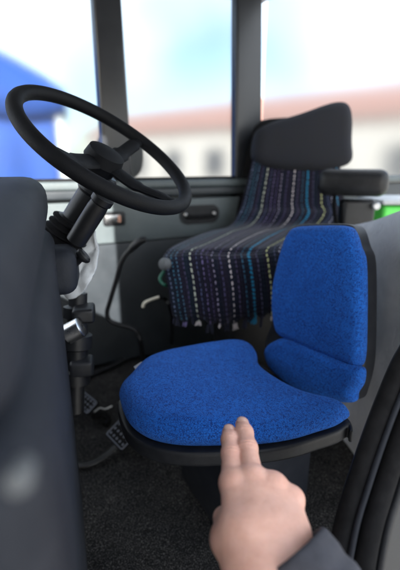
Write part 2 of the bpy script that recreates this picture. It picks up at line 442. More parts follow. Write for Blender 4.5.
# low and high panels added unseen at the cab front to block the sun
bm = bmesh.new(); slab(bm, axisM(V(.55, 1.1, .43), VF, VA), 1.45, .86, .04, .008)
tag(obj('sun_blocker_front_low', bm, M['paint']), kind='structure')
bm = bmesh.new(); slab(bm, axisM(V(.44, .21, 1.26), VF, VA), 1.0, .96, .008, .003)
tag(obj('sun_blocker_front_high', bm, M['headliner']), kind='structure')

# cream slab added unseen behind the camera to shade the open driver's doorway
bm = bmesh.new(); slab(bm, axisM(V(1.64, -2.53, 1.35), UZ, VF*.78+VA*.625), 1.9, .18, 4.2, .02)
tag(obj('sun_blocker_yard', bm, M['wallw']), kind='structure')

# ------------------------------------------------------------------ passenger door (plane c = DC)
DC = 1.77
D0 = V(-.33, DC, 0); DN = -VA            # inner face normal points to the driver
def onD(px, py, off=0.0): return AP(px, py, D0 + DN*off, VA)
def dcoord(p): return p.dot(-VF), p.z     # door-local: x rearward, y up
DM = Matrix((-VF, UZ, DN)).transposed().to_4x4(); DM.translation = VA*DC    # x rear, y up, z inward
belt = .865
door = thing('passenger_door', 'dark grey passenger door with ashtray and recessed pull handle', 'door', V(-.35, DC, 0))
xl = -.53; xr = dcoord(onD(262, 200))[0]
bm = bmesh.new()
prism(bm, [(xl, .0), (xr, .0), (xr, belt-.024), (xl, belt-.024)], DM @ Matrix.Translation((0, 0, -.07)), .018, .003)
obj('door_skin', bm, M['paint'], door)
bm = bmesh.new()
low = [(xl, .0), (xr, .0), (xr, .60), (xl, .60)]
seam = .605
prism(bm, [(xl, .02), (xr, .02), (xr, seam-.004), (xl, seam-.004)], DM @ Matrix.Translation((0, 0, -.05)), .05, .006)
obj('lower_panel', bm, M['trimdark'], door)
bm = bmesh.new()
prism(bm, [(xl, seam), (xr, seam), (xr, .79), (xl, .79)], DM @ Matrix.Translation((0, 0, -.05)), .058, .008)
obj('upper_panel', bm, M['trim'], door)
# armrest ledge and window sill
bm = bmesh.new()
prism(bm, [(xl, .80), (xr, .80), (xr, belt-.022), (xl, belt-.022)], DM @ Matrix.Translation((0, 0, -.051)), .072, .015, 5)
obj('padded_ledge', bm, M['trimdark'], door)
bm = bmesh.new()
slab(bm, DM @ Matrix.Translation(((xl+xr)/2, belt-.008, -.03)), xr-xl, .036, .11, .012, 4)
obj('window_sill', bm, M['trim'], door)
bm = bmesh.new()
slab(bm, DM @ Matrix.Translation(((xl+xr)/2, belt+.016, -.02)), xr-xl-.02, .012, .016, .004)
obj('window_seal', bm, M['rubber'], door)
# window frame pillars and glass (in the door plane)
def pillar(px0, px1, lean0, name, mat, parent, th=.05):
    a = dcoord(onD(px0, 175)); b_ = dcoord(onD(px1, 175)); c = dcoord(onD(px1+lean0, 20)); d = dcoord(onD(px0+lean0, 20))
    e = 1.73
    def up(p, q):
        t = (e-p[1])/(q[1]-p[1]); return (p[0]+(q[0]-p[0])*t, e)
    def dn(p, q):
        t = (belt+.012-p[1])/(q[1]-p[1]); return (p[0]+(q[0]-p[0])*t, belt+.012)
    bm = bmesh.new()
    prism(bm, [dn(a, d), dn(b_, c), up(b_, c), up(a, d)], DM @ Matrix.Translation((0, 0, -.06)), th, .012, 4)
    return obj(name, bm, mat, parent), (dn(a, d), dn(b_, c), up(b_, c), up(a, d))
_, PL = pillar(236, 262, 1, 'window_frame', M['paint'], door, .06)
pil = thing('windscreen_pillar', 'black windscreen pillar standing beyond the steering wheel', 'pillar', onD(118, 175))
_, PA = pillar(104, 132, -10, 'pillar_cover', M['paint'], pil, .075)
bm = bmesh.new()
prism(bm, [PA[1], PL[0], PL[3], PA[2]], DM @ Matrix.Translation((0, 0, -.045)), .004, 0)
obj('window_glass', bm, M['glass'], door)
bm = bmesh.new()
prism(bm, [(xl, belt+.012), PA[0], PA[3], (xl, 1.73)], DM @ Matrix.Translation((0, 0, -.045)), .004, 0)
obj('corner_glass', bm, M['glass'], pil)
# wing mirror outside, seen past the pillar
wm = thing('wing_mirror', 'dark wing mirror outside the glass at the foot of the windscreen pillar', 'mirror', onD(122, 158, -.16))
bm = bmesh.new()
mo = [(p.dot(-VF), p.z) for p in [onD(x, y, -.16) for x, y in [(99, 172), (97, 146), (106, 130), (126, 126), (140, 134), (144, 158), (138, 175), (118, 178)]]]
mo = [(p.x, p.y) for p in catmull([Vector((*q, 0)) for q in mo], 5, True)]
prism(bm, mo, DM @ Matrix.Translation((0, 0, -.22)), .07, .02, 4); obj('mirror_housing', bm, M['black'], wm)
bm = bmesh.new(); tube(bm, catmull([onD(122, 176, -.17), onD(121, 184, -.15), onD(120, 188, -.07)], 6), .016, 10); obj('mirror_arm', bm, M['black'], wm)
# seam groove lines on lower panel
# ashtray
ac = dcoord(onD(113.5, 217.5))
ash = []
bm = bmesh.new()
prism(bm, rrect(.098, .062, .012, 6, *ac), DM @ Matrix.Translation((0, 0, .006)), .008, .003)
ob = obj('ashtray', bm, M['black'], door)
bm = bmesh.new(); prism(bm, rrect(.066, .034, .004, 4, ac[0]-.006, ac[1]), DM @ Matrix.Translation((0, 0, .0145)), .004, .0012)
obj('ashtray_lid', bm, M['chrome'], ob)
bm = bmesh.new(); prism(bm, rrect(.014, .030, .002, 3, ac[0]+.021, ac[1]), DM @ Matrix.Translation((0, 0, .0192)), .0015, .0004)
obj('sticker', bm, M['amber'], ob)
# recessed pull handle
hc = dcoord(onD(199, 213))
bm = bmesh.new()
oo = rrect(.205, .088, .042, 10, *hc); ii = rrect(.170, .052, .025, 10, *hc)
va_ = [[bm.verts.new(DM @ Vector((x, y, zz))) for x, y in oo] for zz in (.006, .016)]
vb_ = [[bm.verts.new(DM @ Vector((x, y, zz))) for x, y in ii] for zz in (.016, .0095)]
loops = [va_[0], va_[1], vb_[0], vb_[1]]
for p, q in zip(loops, loops[1:]):
    for k in range(len(p)): bm.faces.new((p[k], p[(k+1) % len(p)], q[(k+1) % len(p)], q[k]))
bm.faces.new(vb_[1])
ph = obj('pull_handle', bm, M['black'], door)
bm = bmesh.new()
tube(bm, catmull([DM @ Vector((hc[0]-.07, hc[1]-.008, .012)), DM @ Vector((hc[0]-.04, hc[1]-.008, .03)), DM @ Vector((hc[0]+.04, hc[1]-.008, .03)), DM @ Vector((hc[0]+.07, hc[1]-.008, .012))], 8), .009, 12)
obj('grab_bar', bm, M['rubber'], ph)
for sx in (-1, 1):
    bm = bmesh.new(); lathe(bm, [(.0085, 0), (.0085, .004), (.006, .006)], DM @ Matrix.Translation((hc[0]+sx*.075, hc[1]+.002, .011)), 16)
    obj('screw', bm, M['chrome'], ph)
# rear cab side beyond the door
side = thing('rear_side_wall', 'dark cab side with window behind the passenger seat', 'wall', V(-1.4, DC, 0))
xw = xr+.012
bm = bmesh.new(); prism(bm, [(xw, 0), (xw+1.4, 0), (xw+1.4, belt-.03), (xw, belt-.03)], DM @ Matrix.Translation((0, 0, -.05)), .055, .008)
obj('side_panel', bm, M['trimdark'], side)
bm = bmesh.new(); prism(bm, [(xw, belt-.026), (xw+1.4, belt-.026), (xw+1.4, belt+.01), (xw, belt+.01)], DM @ Matrix.Translation((0, 0, -.055)), .08, .008)
obj('side_sill', bm, M['trim'], side)
bm = bmesh.new(); prism(bm, [(xw, belt+.012), (xw+1.4, belt+.012), (xw+1.4, 1.73), (xw, 1.73)], DM @ Matrix.Translation((0, 0, -.045)), .004, 0)
obj('side_glass', bm, M['glass'], side)

# ------------------------------------------------------------------ blue driver's seat
ZC = .42
nearp = [(119.5, 398), (121, 411), (127, 426), (137, 436), (152, 443.5), (173, 448), (196, 449.5), (228, 448.5), (266, 446), (295, 441), (318, 434), (338, 427.5), (350, 420.5)]
farp = [(354, 413), (352, 404), (346, 398), (332, 392), (312, 387), (296, 381), (280, 372.5), (266, 363), (259, 355), (258, 347), (253, 340), (243, 336), (228, 335), (208, 337), (186, 341.5), (163, 349), (143, 360), (128, 375)]
ol = [AZ(x, y, .425) for x, y in nearp] + [AZ(x, y, .462) for x, y in farp]
ol = [Vector((p.x, p.y, 0)) for p in ol]
oc = catmull(ol, 4, True)
SC = Vector((.07, .85, 0))
poly = [(p.x-SC.x, p.y-SC.y) for p in oc]
seat = thing('driver_seat', 'bright blue fleck fabric seat with black plastic shell, in front of the grey partition', 'seat', (SC.x, SC.y, 0))
MW = Matrix.Translation((SC.x, SC.y, 0))
ax = Vector((-.87, -.48))
def wseat(gx, gy):
    t = gx*ax.x+gy*ax.y                       # towards the front edge
    return .012*np.exp(-((t-.17)/.09)**2) - .012*np.exp(-((t+.06)/.12)**2) - .004*np.exp(-(((gx-.03)/.05)**2+((gy+.0)/.05)**2))
me = pad('seat_cushion', poly, .415, .468, .034, .004, .016, .07, smooth=4, warp=wseat)
link('seat_cushion', me, M['moq'], seat, MW)
def offset(poly, d):
    n = len(poly); out = []
    for i in range(n):
        a = Vector(poly[i-1]); b_ = Vector(poly[(i+1) % n]); t = (b_-a).normalized()
        out.append((poly[i][0]+t.y*d, poly[i][1]-t.x*d))
    return out
area = sum(poly[i-1][0]*poly[i][1]-poly[i][0]*poly[i-1][1] for i in range(len(poly)))
sg = 1 if area > 0 else -1
shell = offset(poly, sg*.004)
me = pad('seat_shell', shell, .388, .421, .006, .0025, 0, smooth=1)
link('seat_shell', me, M['rim'], seat, MW)
# underside pan, pedestal and slide rails
bm = bmesh.new()
prism(bm, [(x*.72, y*.72) for x, y in poly][::2], MW @ Matrix.Translation((0.0, .02, .335)), .052, 0)
obj('seat_pan', bm, M['black'], seat)
bm = bmesh.new()
slab(bm, axisM((.13, .99, .165), UZ, (ax.x, ax.y, 0)), .30, .26, .335, .02)
obj('pedestal', bm, M['dash'], seat)
bm = bmesh.new()
slab(bm, axisM(AZ(139, 364, .45)+Vector((0, 0, -.004)), Vector((-.5, .3, .7)), Vector((.8, .5, .2))), .024, .002, .014, .0005)
obj('care_tag', bm, M['white'], seat)
# backrest: plane through the rear of the cushion, leaning back
bR = AZ(352, 394, .42); bL = AZ(262, 347, .42)
U = Vector((bR.x-bL.x, bR.y-bL.y, 0)).normalized()           # towards the near side
back = Vector((-U.y, U.x, 0))
if back.x < 0: back = -back
TILT = R(9)
W = (UZ*math.cos(TILT)+back*math.sin(TILT)).normalized()
Nf = U.cross(W).normalized()
if Nf.dot(back) > 0: Nf = -Nf                                 # faces the occupant
PO = bL.copy()
BM_ = Matrix((U, W, U.cross(W))).transposed().to_4x4(); BM_.translation = PO
flip = 1 if U.cross(W).dot(Nf) > 0 else -1
BI = BM_.inverted()
def onB(px, py, off=0.0):
    p = BI @ AP(px, py, PO + Nf*off, Nf); return (p.x, p.y)
print('back w/h', U, W, onB(360, 300), onB(272, 280), onB(320, 224))
def zz(a, b_): return (a, b_) if flip > 0 else (-b_, -a)
mainp = [(276, 334), (271, 318), (270, 296), (272.5, 276), (280, 246), (286, 232), (294, 225.5), (320, 224), (343, 224.5), (350, 230), (355, 245), (360, 262), (360.5, 320), (359, 358), (353, 367), (335, 360), (312, 351), (290, 341)]
mp = [(p.x, p.y) for p in catmull([Vector((*onB(x, y), 0)) for x, y in mainp], 4, True)]
def padB(name, outline, a, b_, r, vox, dome, dl, smooth, mat):
    M0 = BM_ if flip > 0 else BM_ @ Matrix.Rotation(math.pi, 4, 'Y')
    o2 = outline if flip > 0 else [(-x, y) for x, y in outline]
    me = pad(name, o2, a, b_, r, vox, dome, dl, smooth=smooth)
    return link(name, me, mat, seat, M0)
padB('backrest', mp, -.045, .004, .02, .0035, .010, .05, 4, M['moq'])
lump = [(260, 350), (270, 340), (283, 338.5), (310, 349.5), (335, 360), (352, 366), (358, 370), (357, 384), (351, 394), (345, 404), (300, 395), (268, 372)]
lp = [(p.x, p.y) for p in catmull([Vector((*onB(x, y, .02), 0)) for x, y in lump], 4, True)]
padB('lumbar_pad', lp, -.03, .014, .022, .0035, .013, .045, 4, M['moq'])
shl = [(262, 348), (270, 318), (269, 296), (271, 275), (279, 245), (285, 230.5), (293, 223.5), (320, 222), (345, 222.5), (352, 228), (357, 244), (362.5, 261), (363, 320), (361.5, 362), (356, 388), (348, 402), (320, 398), (285, 378)]
sp_ = [(p.x, p.y) for p in catmull([Vector((*onB(x, y, -.015), 0)) for x, y in shl], 4, True)]
padB('back_shell', sp_, -.082, -.022, .010, .003, 0, .05, 2, M['rim'])
bm = bmesh.new()
tube(bm, catmull([PO+U*.16+back*.03+UZ*.10, PO+U*.16+back*.035-UZ*.0, PO+U*.16+back*.01-UZ*.07, PO+U*.16-back*.10-UZ*.08], 8), .018, 12, flat=.6)
obj('hinge_bracket', bm, M['black'], seat)

# ------------------------------------------------------------------ passenger seat + blanket
ps = thing('passenger_seat', 'dark passenger seat under the striped blanket, headrest and armrest showing', 'seat', (.30, 1.65, 0))
CZ = .655
bl0, br0 = AZ(237, 224, CZ), AZ(341, 224, CZ)
fl0, fr0 = AZ(164, 256, CZ), AZ(292, 252, CZ)
# cushion
bm = bmesh.new()
poly2 = [(fl0.x+.02, fl0.y+.03), (fr0.x+.06, fr0.y+.03), (br0.x, br0.y+.05), (bl0.x-.03, bl0.y+.05)]
pc = [(p.x, p.y) for p in catmull([Vector((*q, 0)) for q in [
    poly2[0], ((poly2[0][0]+poly2[1][0])/2, (poly2[0][1]+poly2[1][1])/2-.01), poly2[1], ((poly2[2][0]+poly2[1][0])/2, (poly2[2][1]+poly2[1][1])/2), poly2[2], ((poly2[2][0]+poly2[3][0])/2, poly2[2][1]), poly2[3], ((poly2[0][0]+poly2[3][0])/2, (poly2[0][1]+poly2[3][1])/2)]], 5, True)]
me = pad('seat_cushion', pc, CZ-.15, CZ-.02, .045, .008, .008, .1, smooth=4)
link('seat_cushion', me, M['rubber'], ps)
bm = bmesh.new(); cx_ = (fl0+fr0+bl0+br0)/4
slab(bm, axisM((cx_.x+.03, cx_.y+.04, .245), UZ, (1, .1, 0)), .42, .44, .49, .03)
obj('seat_box', bm, M['black'], ps)
# backrest
bt = 1.16
bxL, bxR = bl0.x, br0.x
by = bl0.y
bo = [(bxL-.0, -.02), (bxR+.0, -.02), (bxR-.01, .36), (bxR-.06, .50), (bxL+.10, .50), (bxL+.025, .36)]
bo = [(p.x, p.y) for p in catmull([Vector((*q, 0)) for q in bo], 5, True)]
BK = Matrix.Translation((0, by+.02, CZ)) @ Matrix.Rotation(R(90-6), 4, 'X')
me = pad('backrest', bo, -.14, -.02, .045, .008, .0, smooth=4)
link('backrest', me, M['rubber'], ps, BK)
# headrest: dark rounded block with slanted top
hp = [AY(x, y, by+.05) for x, y in [(254, 162), (252, 138), (262, 126), (298, 114), (332, 103), (345, 110), (346, 140), (342, 164), (292, 170)]]
ho = [(p.x, p.z) for p in catmull(hp, 5, True)]
HM = Matrix.Translation((0, by+.0, 0)) @ Matrix.Rotation(R(90), 4, 'X')
me = pad('headrest', ho, -.09, .07, .05, .008, .0, smooth=5)
link('headrest', me, M['seatdark'], ps, HM)
# armrest with rounded front, on a folding bracket
a0 = AY(318, 182, 1.72); a1 = AY(389, 181, 1.62)
ad_ = (a1-a0).normalized()
bm = bmesh.new()
slab(bm, axisM((a0+a1)/2, UZ, ad_), (a1-a0).length, .11, .105, .038, 6)
obj('armrest', bm, M['black'], ps)
bk = AY(356, 212, 1.70)
bm = bmesh.new(); slab(bm, axisM(bk-UZ*.02, (0, -1, 0), (1, .2, 0)), .14, .16, .07, .02, 4)
br = obj('armrest_bracket', bm, M['black'], ps)
bm = bmesh.new(); lathe(bm, [(.016, 0), (.016, .006), (.011, .01)], axisM(AY(376, 205, 1.652), (0, -1, 0)), 20)
obj('bolt', bm, M['steel'], br)
bm = bmesh.new(); tube(bm, catmull([AY(335, 190, 1.68), AY(334, 205, 1.68), AY(337, 228, 1.66), AY(342, 250, 1.62)], 6), .02, 12, flat=.3)
obj('seat_belt', bm, M['rubber'], ps)

# blanket: profiles on left and right, interpolated with ripples
def prof(top, base, front, hem, fo):
    t0, b0, f0, h0 = top, base, front, hem
    return catmull([t0, t0.lerp(b0, .35)+Vector((0, -.012, 0)), t0.lerp(b0, .72)+Vector((0, -.008, 0)), b0+Vector((0, -.04, .055)), b0.lerp(f0, .16)+UZ*.0,
                    b0.lerp(f0, .5)+UZ*.012, b0.lerp(f0, .90)+UZ*.008, f0+Vector((0, .004, -.004)), f0+Vector((0, -.022, -.028)), f0.lerp(h0, .45)+Vector((0, -.024, 0)), f0.lerp(h0, .8)+Vector((0, -.020, 0)), h0], 14)
hy = fl0.y-.03
lpf = prof(AY(256, 140, by-.02), bl0+Vector((.0, -.02, .012)), fl0+Vector((0, -.0, .012)), AY(174, 322, hy), 0)
rpf = prof(AY(337, 140, by-.02), br0+Vector((.0, -.02, .012)), fr0+Vector((0, -.0, .012)), AY(296, 316, fr0.y-.03), 0)
bm = bmesh.new(); uvl = bm.loops.layers.uv.new('UVMap')
NU = 120; rows = []
ln = len(lpf)
cum = [0]
for i in range(1, ln): cum.append(cum[-1]+((lpf[i]-lpf[i-1]).length+(rpf[i]-rpf[i-1]).length)/2)
for i in range(ln):
    row = []
    s = i/(ln-1)
    for j in range(NU+1):
        u = j/NU
        p = lpf[i].lerp(rpf[i], u)
        drop = max(0, (s-.68)/.32); onback = max(0, (.30-s)/.30)
        rip = (math.sin(u*21+.6)+.6*math.sin(u*37+2+s*3)+.5*math.sin(u*11+s*5))*.007*drop
        rip += (math.sin(u*15+s*6))*.0045*onback
        fold = .011*noise.noise(Vector((u*5, s*7, 2)))
        p = p + Vector((rip*.35, -rip-fold*.6, fold*(1-drop) + .012*drop*math.sin(u*9+1)))
        if s > .97: p.z += .008*math.sin(u*60)
        row.append(bm.verts.new(p))
    rows.append(row)
for i in range(ln-1):
    for j in range(NU):
        f = bm.faces.new((rows[i][j], rows[i][j+1], rows[i+1][j+1], rows[i+1][j]))
        for lpx, (a, b_) in zip(f.loops, ((i, j), (i, j+1), (i+1, j+1), (i+1, j))):
            lpx[uvl].uv = (b_/NU, cum[a])
hemv = [r.co.copy() for r in rows[-1]]
topend = [rows[i][0].co.copy() for i in range(ln)]
bl = obj('striped_blanket', bm, M['weave'], angle=None)
md = bl.modifiers.new('thickness', 'SOLIDIFY'); md.thickness = .006; md.offset = 0
tag(bl, 'navy woven blanket with dotted coloured stripes draped over the passenger seat', 'blanket')
def tassel(u, mat, ln_, r=.004, n=5):
    p = hemv[int(u*NU)]
    bm = bmesh.new()
    for k in range(n):
        q = p+Vector((random.uniform(-.007, .007), random.uniform(-.004, .004), .004))
        e = q+Vector((random.uniform(-.008, .008), random.uniform(-.008, .004), -ln_*random.uniform(.8, 1.1)))
        tube(bm, catmull([q, q.lerp(e, .5)+Vector((random.uniform(-.003, .003), 0, 0)), e], 4), [r*.5]*9, 6)
    obj('tassel', bm, mat, bl)
for u, mt, l_, n in ((.03, 'yarnd', .03, 4), (.09, 'purple', .02, 4), (.14, 'yarnd', .03, 4), (.205, 'yarnw', .022, 6), (.29, 'yarnd', .035, 5), (.37, 'yarnw', .014, 3), (.44, 'yarnd', .035, 5),
                     (.50, 'yarnw', .030, 8), (.58, 'yarnd', .04, 6), (.655, 'yarnb', .034, 12), (.72, 'yarnd', .04, 5), (.80, 'yarnw', .018, 4), (.88, 'yarnd', .04, 6), (.95, 'yarnd', .04, 6)):
    tassel(u, M[mt], l_, .004, n)
# little round knob and green wire at the seat corner
kn = thing('recliner_knob', 'small grey round knob on the corner of the blanketed seat', 'knob', AY(163, 262, hy+.02))
bm = bmesh.new(); lathe(bm, [(.010, -.018), (.018, -.011), (.021, .003), (.017, .013), (.006, .016)], axisM(AY(165, 263, hy+.0), (-.7, -.7, .1)), 24)
obj('knob_cap', bm, M['knob'], kn)
bm = bmesh.new(); tube(bm, catmull([AY(166, 268, hy+.03), AY(160, 277, hy+.01), AY(163, 283, hy), AY(170, 285, hy+.03)], 6), .006, 8)
tag(obj('green_wire', bm, M['teal']), 'short green wire curling below the grey knob', 'wire')

# ------------------------------------------------------------------ levers
y1 = 1.45
gl = thing('gear_lever', 'long black cranked lever with a hooked grip beside the door', 'lever', AZ(146, 372, 0.0))
path = [AY(137, 245, y1), AY(128, 251, y1), AY(121, 262, y1), AY(116, 280, y1), AY(110, 300, y1), AY(107, 312, y1), AY(110, 320, y1), AY(120, 324, y1), AY(131, 327, y1), AY(138, 333, y1), AY(141, 345, y1+.02), AZ(144, 366, .01)]
bm = bmesh.new(); tube(bm, catmull(path, 8), .0088, 14); obj('lever_rod', bm, M['black'], gl)
bm = bmesh.new(); c = catmull([AY(146, 238, y1), AY(140, 240, y1), AY(134, 245, y1), AY(130, 250, y1)], 6)
tube(bm, c, [.010+.008*math.sin(math.pi*min(1, (1-i/(len(c)-1))*.75+.1)) for i in range(len(c))], 16, flat=.8); obj('grip', bm, M['black'], gl)
bm = bmesh.new(); lathe(bm, [(.04, 0), (.036, .012), (.026, .02), (.022, .03), (.016, .04)], axisM(AZ(144, 366, .004), UZ), 24); obj('boot', bm, M['rubber'], gl)
rl = thing('release_handle', 'small cream bent handle near the floor left of the blanket', 'handle', AY(146, 318, 1.42))
bm = bmesh.new(); tube(bm, catmull([AY(143, 306, 1.42), AY(144.5, 302, 1.42), AY(150, 299, 1.42), AY(159, 296, 1.43)], 6), [.0085]*10+[.0075]*9, 14, flat=.7); obj('handle_grip', bm, M['cream'], rl)
bm = bmesh.new(); tube(bm, catmull([AY(158, 296, 1.43), AY(166, 299, 1.45), AY(171, 312, 1.48), AZ(172, 345, .02)], 6), .007, 10); obj('handle_rod', bm, M['black'], rl)
# floor conduit at the foot of the door
bm = bmesh.new(); tube(bm, catmull([AZ(60, 392, .02), AZ(88, 375, .02), AZ(110, 366, .02), AZ(133, 353, .02), AZ(158, 342, .02)], 8), .012, 10)
tag(obj('floor_conduit', bm, M['black']), 'black conduit running along the floor at the foot of the door', 'conduit')

# ------------------------------------------------------------------ dashboard (receding on the left), column, wheel
da = thing('dashboard', 'slate grey dashboard end filling the left side close to the camera', 'dashboard', (-.35, .55, 0))
pN = AD(36, 420, .15); pN.z = 0; pF = AD(57, 260, .84); pF.z = 0
dd = (pF-pN); dl_ = dd.length; dd.normalize(); dn_ = Vector((-dd.y, dd.x, 0))      # dn points forward (left)
DX = Matrix((dd, dn_, UZ)).transposed().to_4x4(); DX.translation = pN
def dprism(z0, z1, o, bev, name, mat):
    bm = bmesh.new(); prism(bm, o, DX @ Matrix.Translation((0, 0, z0)), z1-z0, bev, 5); return obj(name, bm, mat, da)
dprism(.16, .83, rrect(dl_, .34, .05, 8, dl_/2, .17), .03, 'lower_fascia', M['dash'])
dprism(.835, .925, rrect(dl_+.01, .36, .05, 8, dl_/2, .185), .035, 'top_pad', M['dash'])
bm = bmesh.new(); lathe(bm, [(.004, -.005), (.0045, .001), (.005, .004), (.004, .007), (.0015, .0085)], axisM(AD(21, 472, .138), (.2, -.95, .2)), 28)
kb = obj('door_knob', bm, M['knob'], da)
bm = bmesh.new(); tube(bm, rpts(AD(21, 472, .140), AD(21, 472, .165), 4), .0025, 12); obj('knob_stalk', bm, M['black'], da)
# steering column: axis from lower left up to the wheel hub
WC = AD(109, 148, .82)
tv = -FWD
maj = Vector((1, 0, 0))*.78 - UPC*.62
mn = Vector((1, 0, 0))*.62 + UPC*.78
rat = .46
wn = (mn*math.sqrt(1-rat*rat) + tv*rat).normalized()
col0 = WC - wn*.27
wheel = thing('steering_wheel', 'large black steering wheel tilted in front of the windscreen pillar', 'steering wheel', WC)
RW = .186
e2 = wn.cross(maj).normalized()
bm = bmesh.new()
tube(bm, [WC+maj*(RW*math.cos(2*math.pi*k/96))+e2*(RW*math.sin(2*math.pi*k/96)) for k in range(96)], .0145, 16, closed=True)
obj('rim', bm, M['wheel'], wheel)
for a in (95, 265, 0):
    dr = maj*math.cos(R(a))+e2*math.sin(R(a))
    bm = bmesh.new()
    tube(bm, catmull([WC+dr*.03-wn*.03, WC+dr*.09-wn*.026, WC+dr*.15-wn*.008, WC+dr*.188], 6), [.022]*7+[.017]*6+[.013]*6, 12, flat=.45, upv=wn)
    obj('spoke', bm, M['wheel'], wheel)
bm = bmesh.new(); lathe(bm, [(.03, -.07), (.034, -.045), (.042, -.03), (.038, -.008), (.015, -.002)], axisM(WC, wn), 32); obj('hub', bm, M['wheel'], wheel)

scol = thing('steering_column', 'ribbed black steering column with a stalk, rising beside the white cloth', 'steering column', AD(64, 400, .95))
q0 = AD(104, 172, .86); q1 = AD(58, 246, .90)
axc = (q1-q0).normalized(); cl_ = (q1-q0).length
bm = bmesh.new()
lathe(bm, [(.030, 0), (.034, .004), (.034, .05), (.029, .056), (.029, cl_*.62), (.036, cl_*.64)], axisM(q0, axc), 32); obj('column_tube', bm, M['black'], scol)
bm = bmesh.new(); pf = []
for k in range(7):
    h = cl_*.64+k*.014; pf += [(.036+.002*k, h), (.046+.002*k, h+.005), (.046+.002*k, h+.008), (.037+.002*k, h+.0125)]
lathe(bm, pf, axisM(q0, axc), 32); obj('gaiter', bm, M['rubber'], scol)
# second tube lying along the column (the stalk switch) with a flat cap facing the camera
s0 = AD(104, 196, .80); s1 = AD(76, 240, .84)
bm = bmesh.new(); lathe(bm, [(.017, -.003), (.0225, 0), (.0225, .012), (.019, .016), (.0205, .03), (.0205, (s1-s0).length)], axisM(s0, s1-s0), 28); obj('switch_tube', bm, M['black'], scol)
# round cowl box on the right side of the dash
cwl = dcw = None
bm = bmesh.new()
slab(bm, axisM(AD(48, 268, .80), (.25, -.95, .1), (1, .2, 0)), .115, .09, .14, .025, 5); obj('column_cowl', bm, M['dash'], scol)
bm = bmesh.new(); tube(bm, rpts(AD(74, 264, .80), AD(80, 258, .79), 4)+rpts(AD(81, 257, .79), AD(86, 253, .79), 3), [.007]*5+[.014, .0165, .0165, .012], 18)
obj('stalk_knob', bm, M['black'], scol)
# lower column: couplings and silver collar
lo0 = AD(80, 300, .93)
def ybox(name, px, py, d, sx, sy, sz, mat, rot=(0, 0, 1), x=(1, .2, 0), bev=.008):
    bm = bmesh.new(); slab(bm, axisM(AD(px, py, d), rot, x), sx, sy, sz, bev, 4); return obj(name, bm, mat, scol)
bm = bmesh.new(); prof_ = [(.022, 0), (.022, .03), (.034, .034), (.034, .06), (.024, .064), (.026, .10), (.036, .104), (.036, .135), (.027, .14), (.024, .19), (.034, .194), (.034, .225), (.02, .23), (.02, .30)]
lathe(bm, prof_, axisM(AD(78, 292, .97), AD(76, 400, 1.0)-AD(78, 292, .97)), 28); obj('lower_coupling', bm, M['black'], scol)
bm = bmesh.new(); lathe(bm, [(.020, 0), (.023, .002), (.023, .038), (.020, .04)], axisM(AD(66, 334, .90), AD(78, 332, .9)-AD(66, 334, .9)+UPC*.01), 28); obj('silver_collar', bm, M['chrome'], scol)
ybox('bracket', 84, 312, .95, .05, .06, .035, M['black'])
ybox('clamp', 82, 365, .98, .055, .05, .04, M['rim'])

# white cloth hanging beside the column
bm = bmesh.new()
cp = [(88, 224), (97, 232), (100, 250), (98, 268), (88, 288), (74, 297), (66, 292), (66, 262), (72, 238)]
c0 = AD(83, 262, .93)
ring = catmull([AD(x, y, .93) for x, y in cp], 4, True)
layers = []
for k, s in enumerate((1, .8, .6, .4, .2)):
    lay = []
    for i, p in enumerate(ring):
        q = c0.lerp(p, s)
        h = .020*noise.noise(q*26)+.012*noise.noise(q*60)
        lay.append(bm.verts.new(q - FWD*(.012+h)))
    layers.append(lay)
ctr = bm.verts.new(c0-FWD*.015)
for a, b_ in zip(layers, layers[1:]):
    for i in range(len(a)): bm.faces.new((a[i], a[(i+1) % len(a)], b_[(i+1) % len(a)], b_[i]))
for i in range(len(layers[-1])): bm.faces.new((layers[-1][i], layers[-1][(i+1) % len(layers[-1])], ctr))
wc = obj('white_cloth', bm, M['cloth'], angle=None)
wc.modifiers.new('t', 'SOLIDIFY').thickness = .006
tag(wc, 'crumpled white cloth tucked behind the steering column', 'cloth')

# ------------------------------------------------------------------ pedals
def pedal(name, c, xa, ya, label, arm_pts, w, h):
    c = Vector(c); xa = Vector(xa).normalized(); ya = Vector(ya); ya = (ya-xa*ya.dot(xa)).normalized(); n = xa.cross(ya)
    if n.z < 0: n = -n
    Mx = Matrix((xa, ya, xa.cross(ya))).transposed().to_4x4(); Mx.translation = c
    t = thing(name, label, 'pedal', c, 'foot pedals')
    bm = bmesh.new(); prism(bm, rrect(w, h, .008, 5), Mx @ Matrix.Translation((0, 0, -.006)), .012, .003)
    s = 1 if (xa.cross(ya)).z > 0 else -1
    pd = obj('pedal_pad', bm, M['rubber'], t)
    bm = bmesh.new()
    for i in range(5):
        for j in range(3):
            lathe(bm, [(.0042, 0), (.0046, .002), (.0034, .0034)], Mx @ Matrix.Translation(((i-2)*w*.175, (j-1)*h*.26, s*.0055)) @ (Matrix.Identity(4) if s > 0 else Matrix.Rotation(math.pi, 4, 'X')), 10)
    # raised border
    tube(bm, [Mx @ Vector((x, y, s*.0065)) for x, y in rrect(w-.010, h-.010, .006, 4)], .0026, 6, closed=True)
    obj('tread', bm, M['slate'], pd)
    bm = bmesh.new(); tube(bm, catmull(arm_pts, 8), .012, 12, flat=.55); obj('pedal_arm', bm, M['black'], t)
c1 = AZ(122, 434, .07)
pedal('brake_pedal', c1, AZ(132, 446, .07)-AZ(110, 424, .075)+UZ*.0, Vector((.3, .6, .35)), 'black rubber pedal with round studs, nearest the blue seat', [c1-UZ*.012, AZ(108, 452, .03), AZ(88, 463, .02), AZ(66, 462, .02), AZ(50, 452, .03)], .11, .075)
c2 = AZ(86, 402, .09)
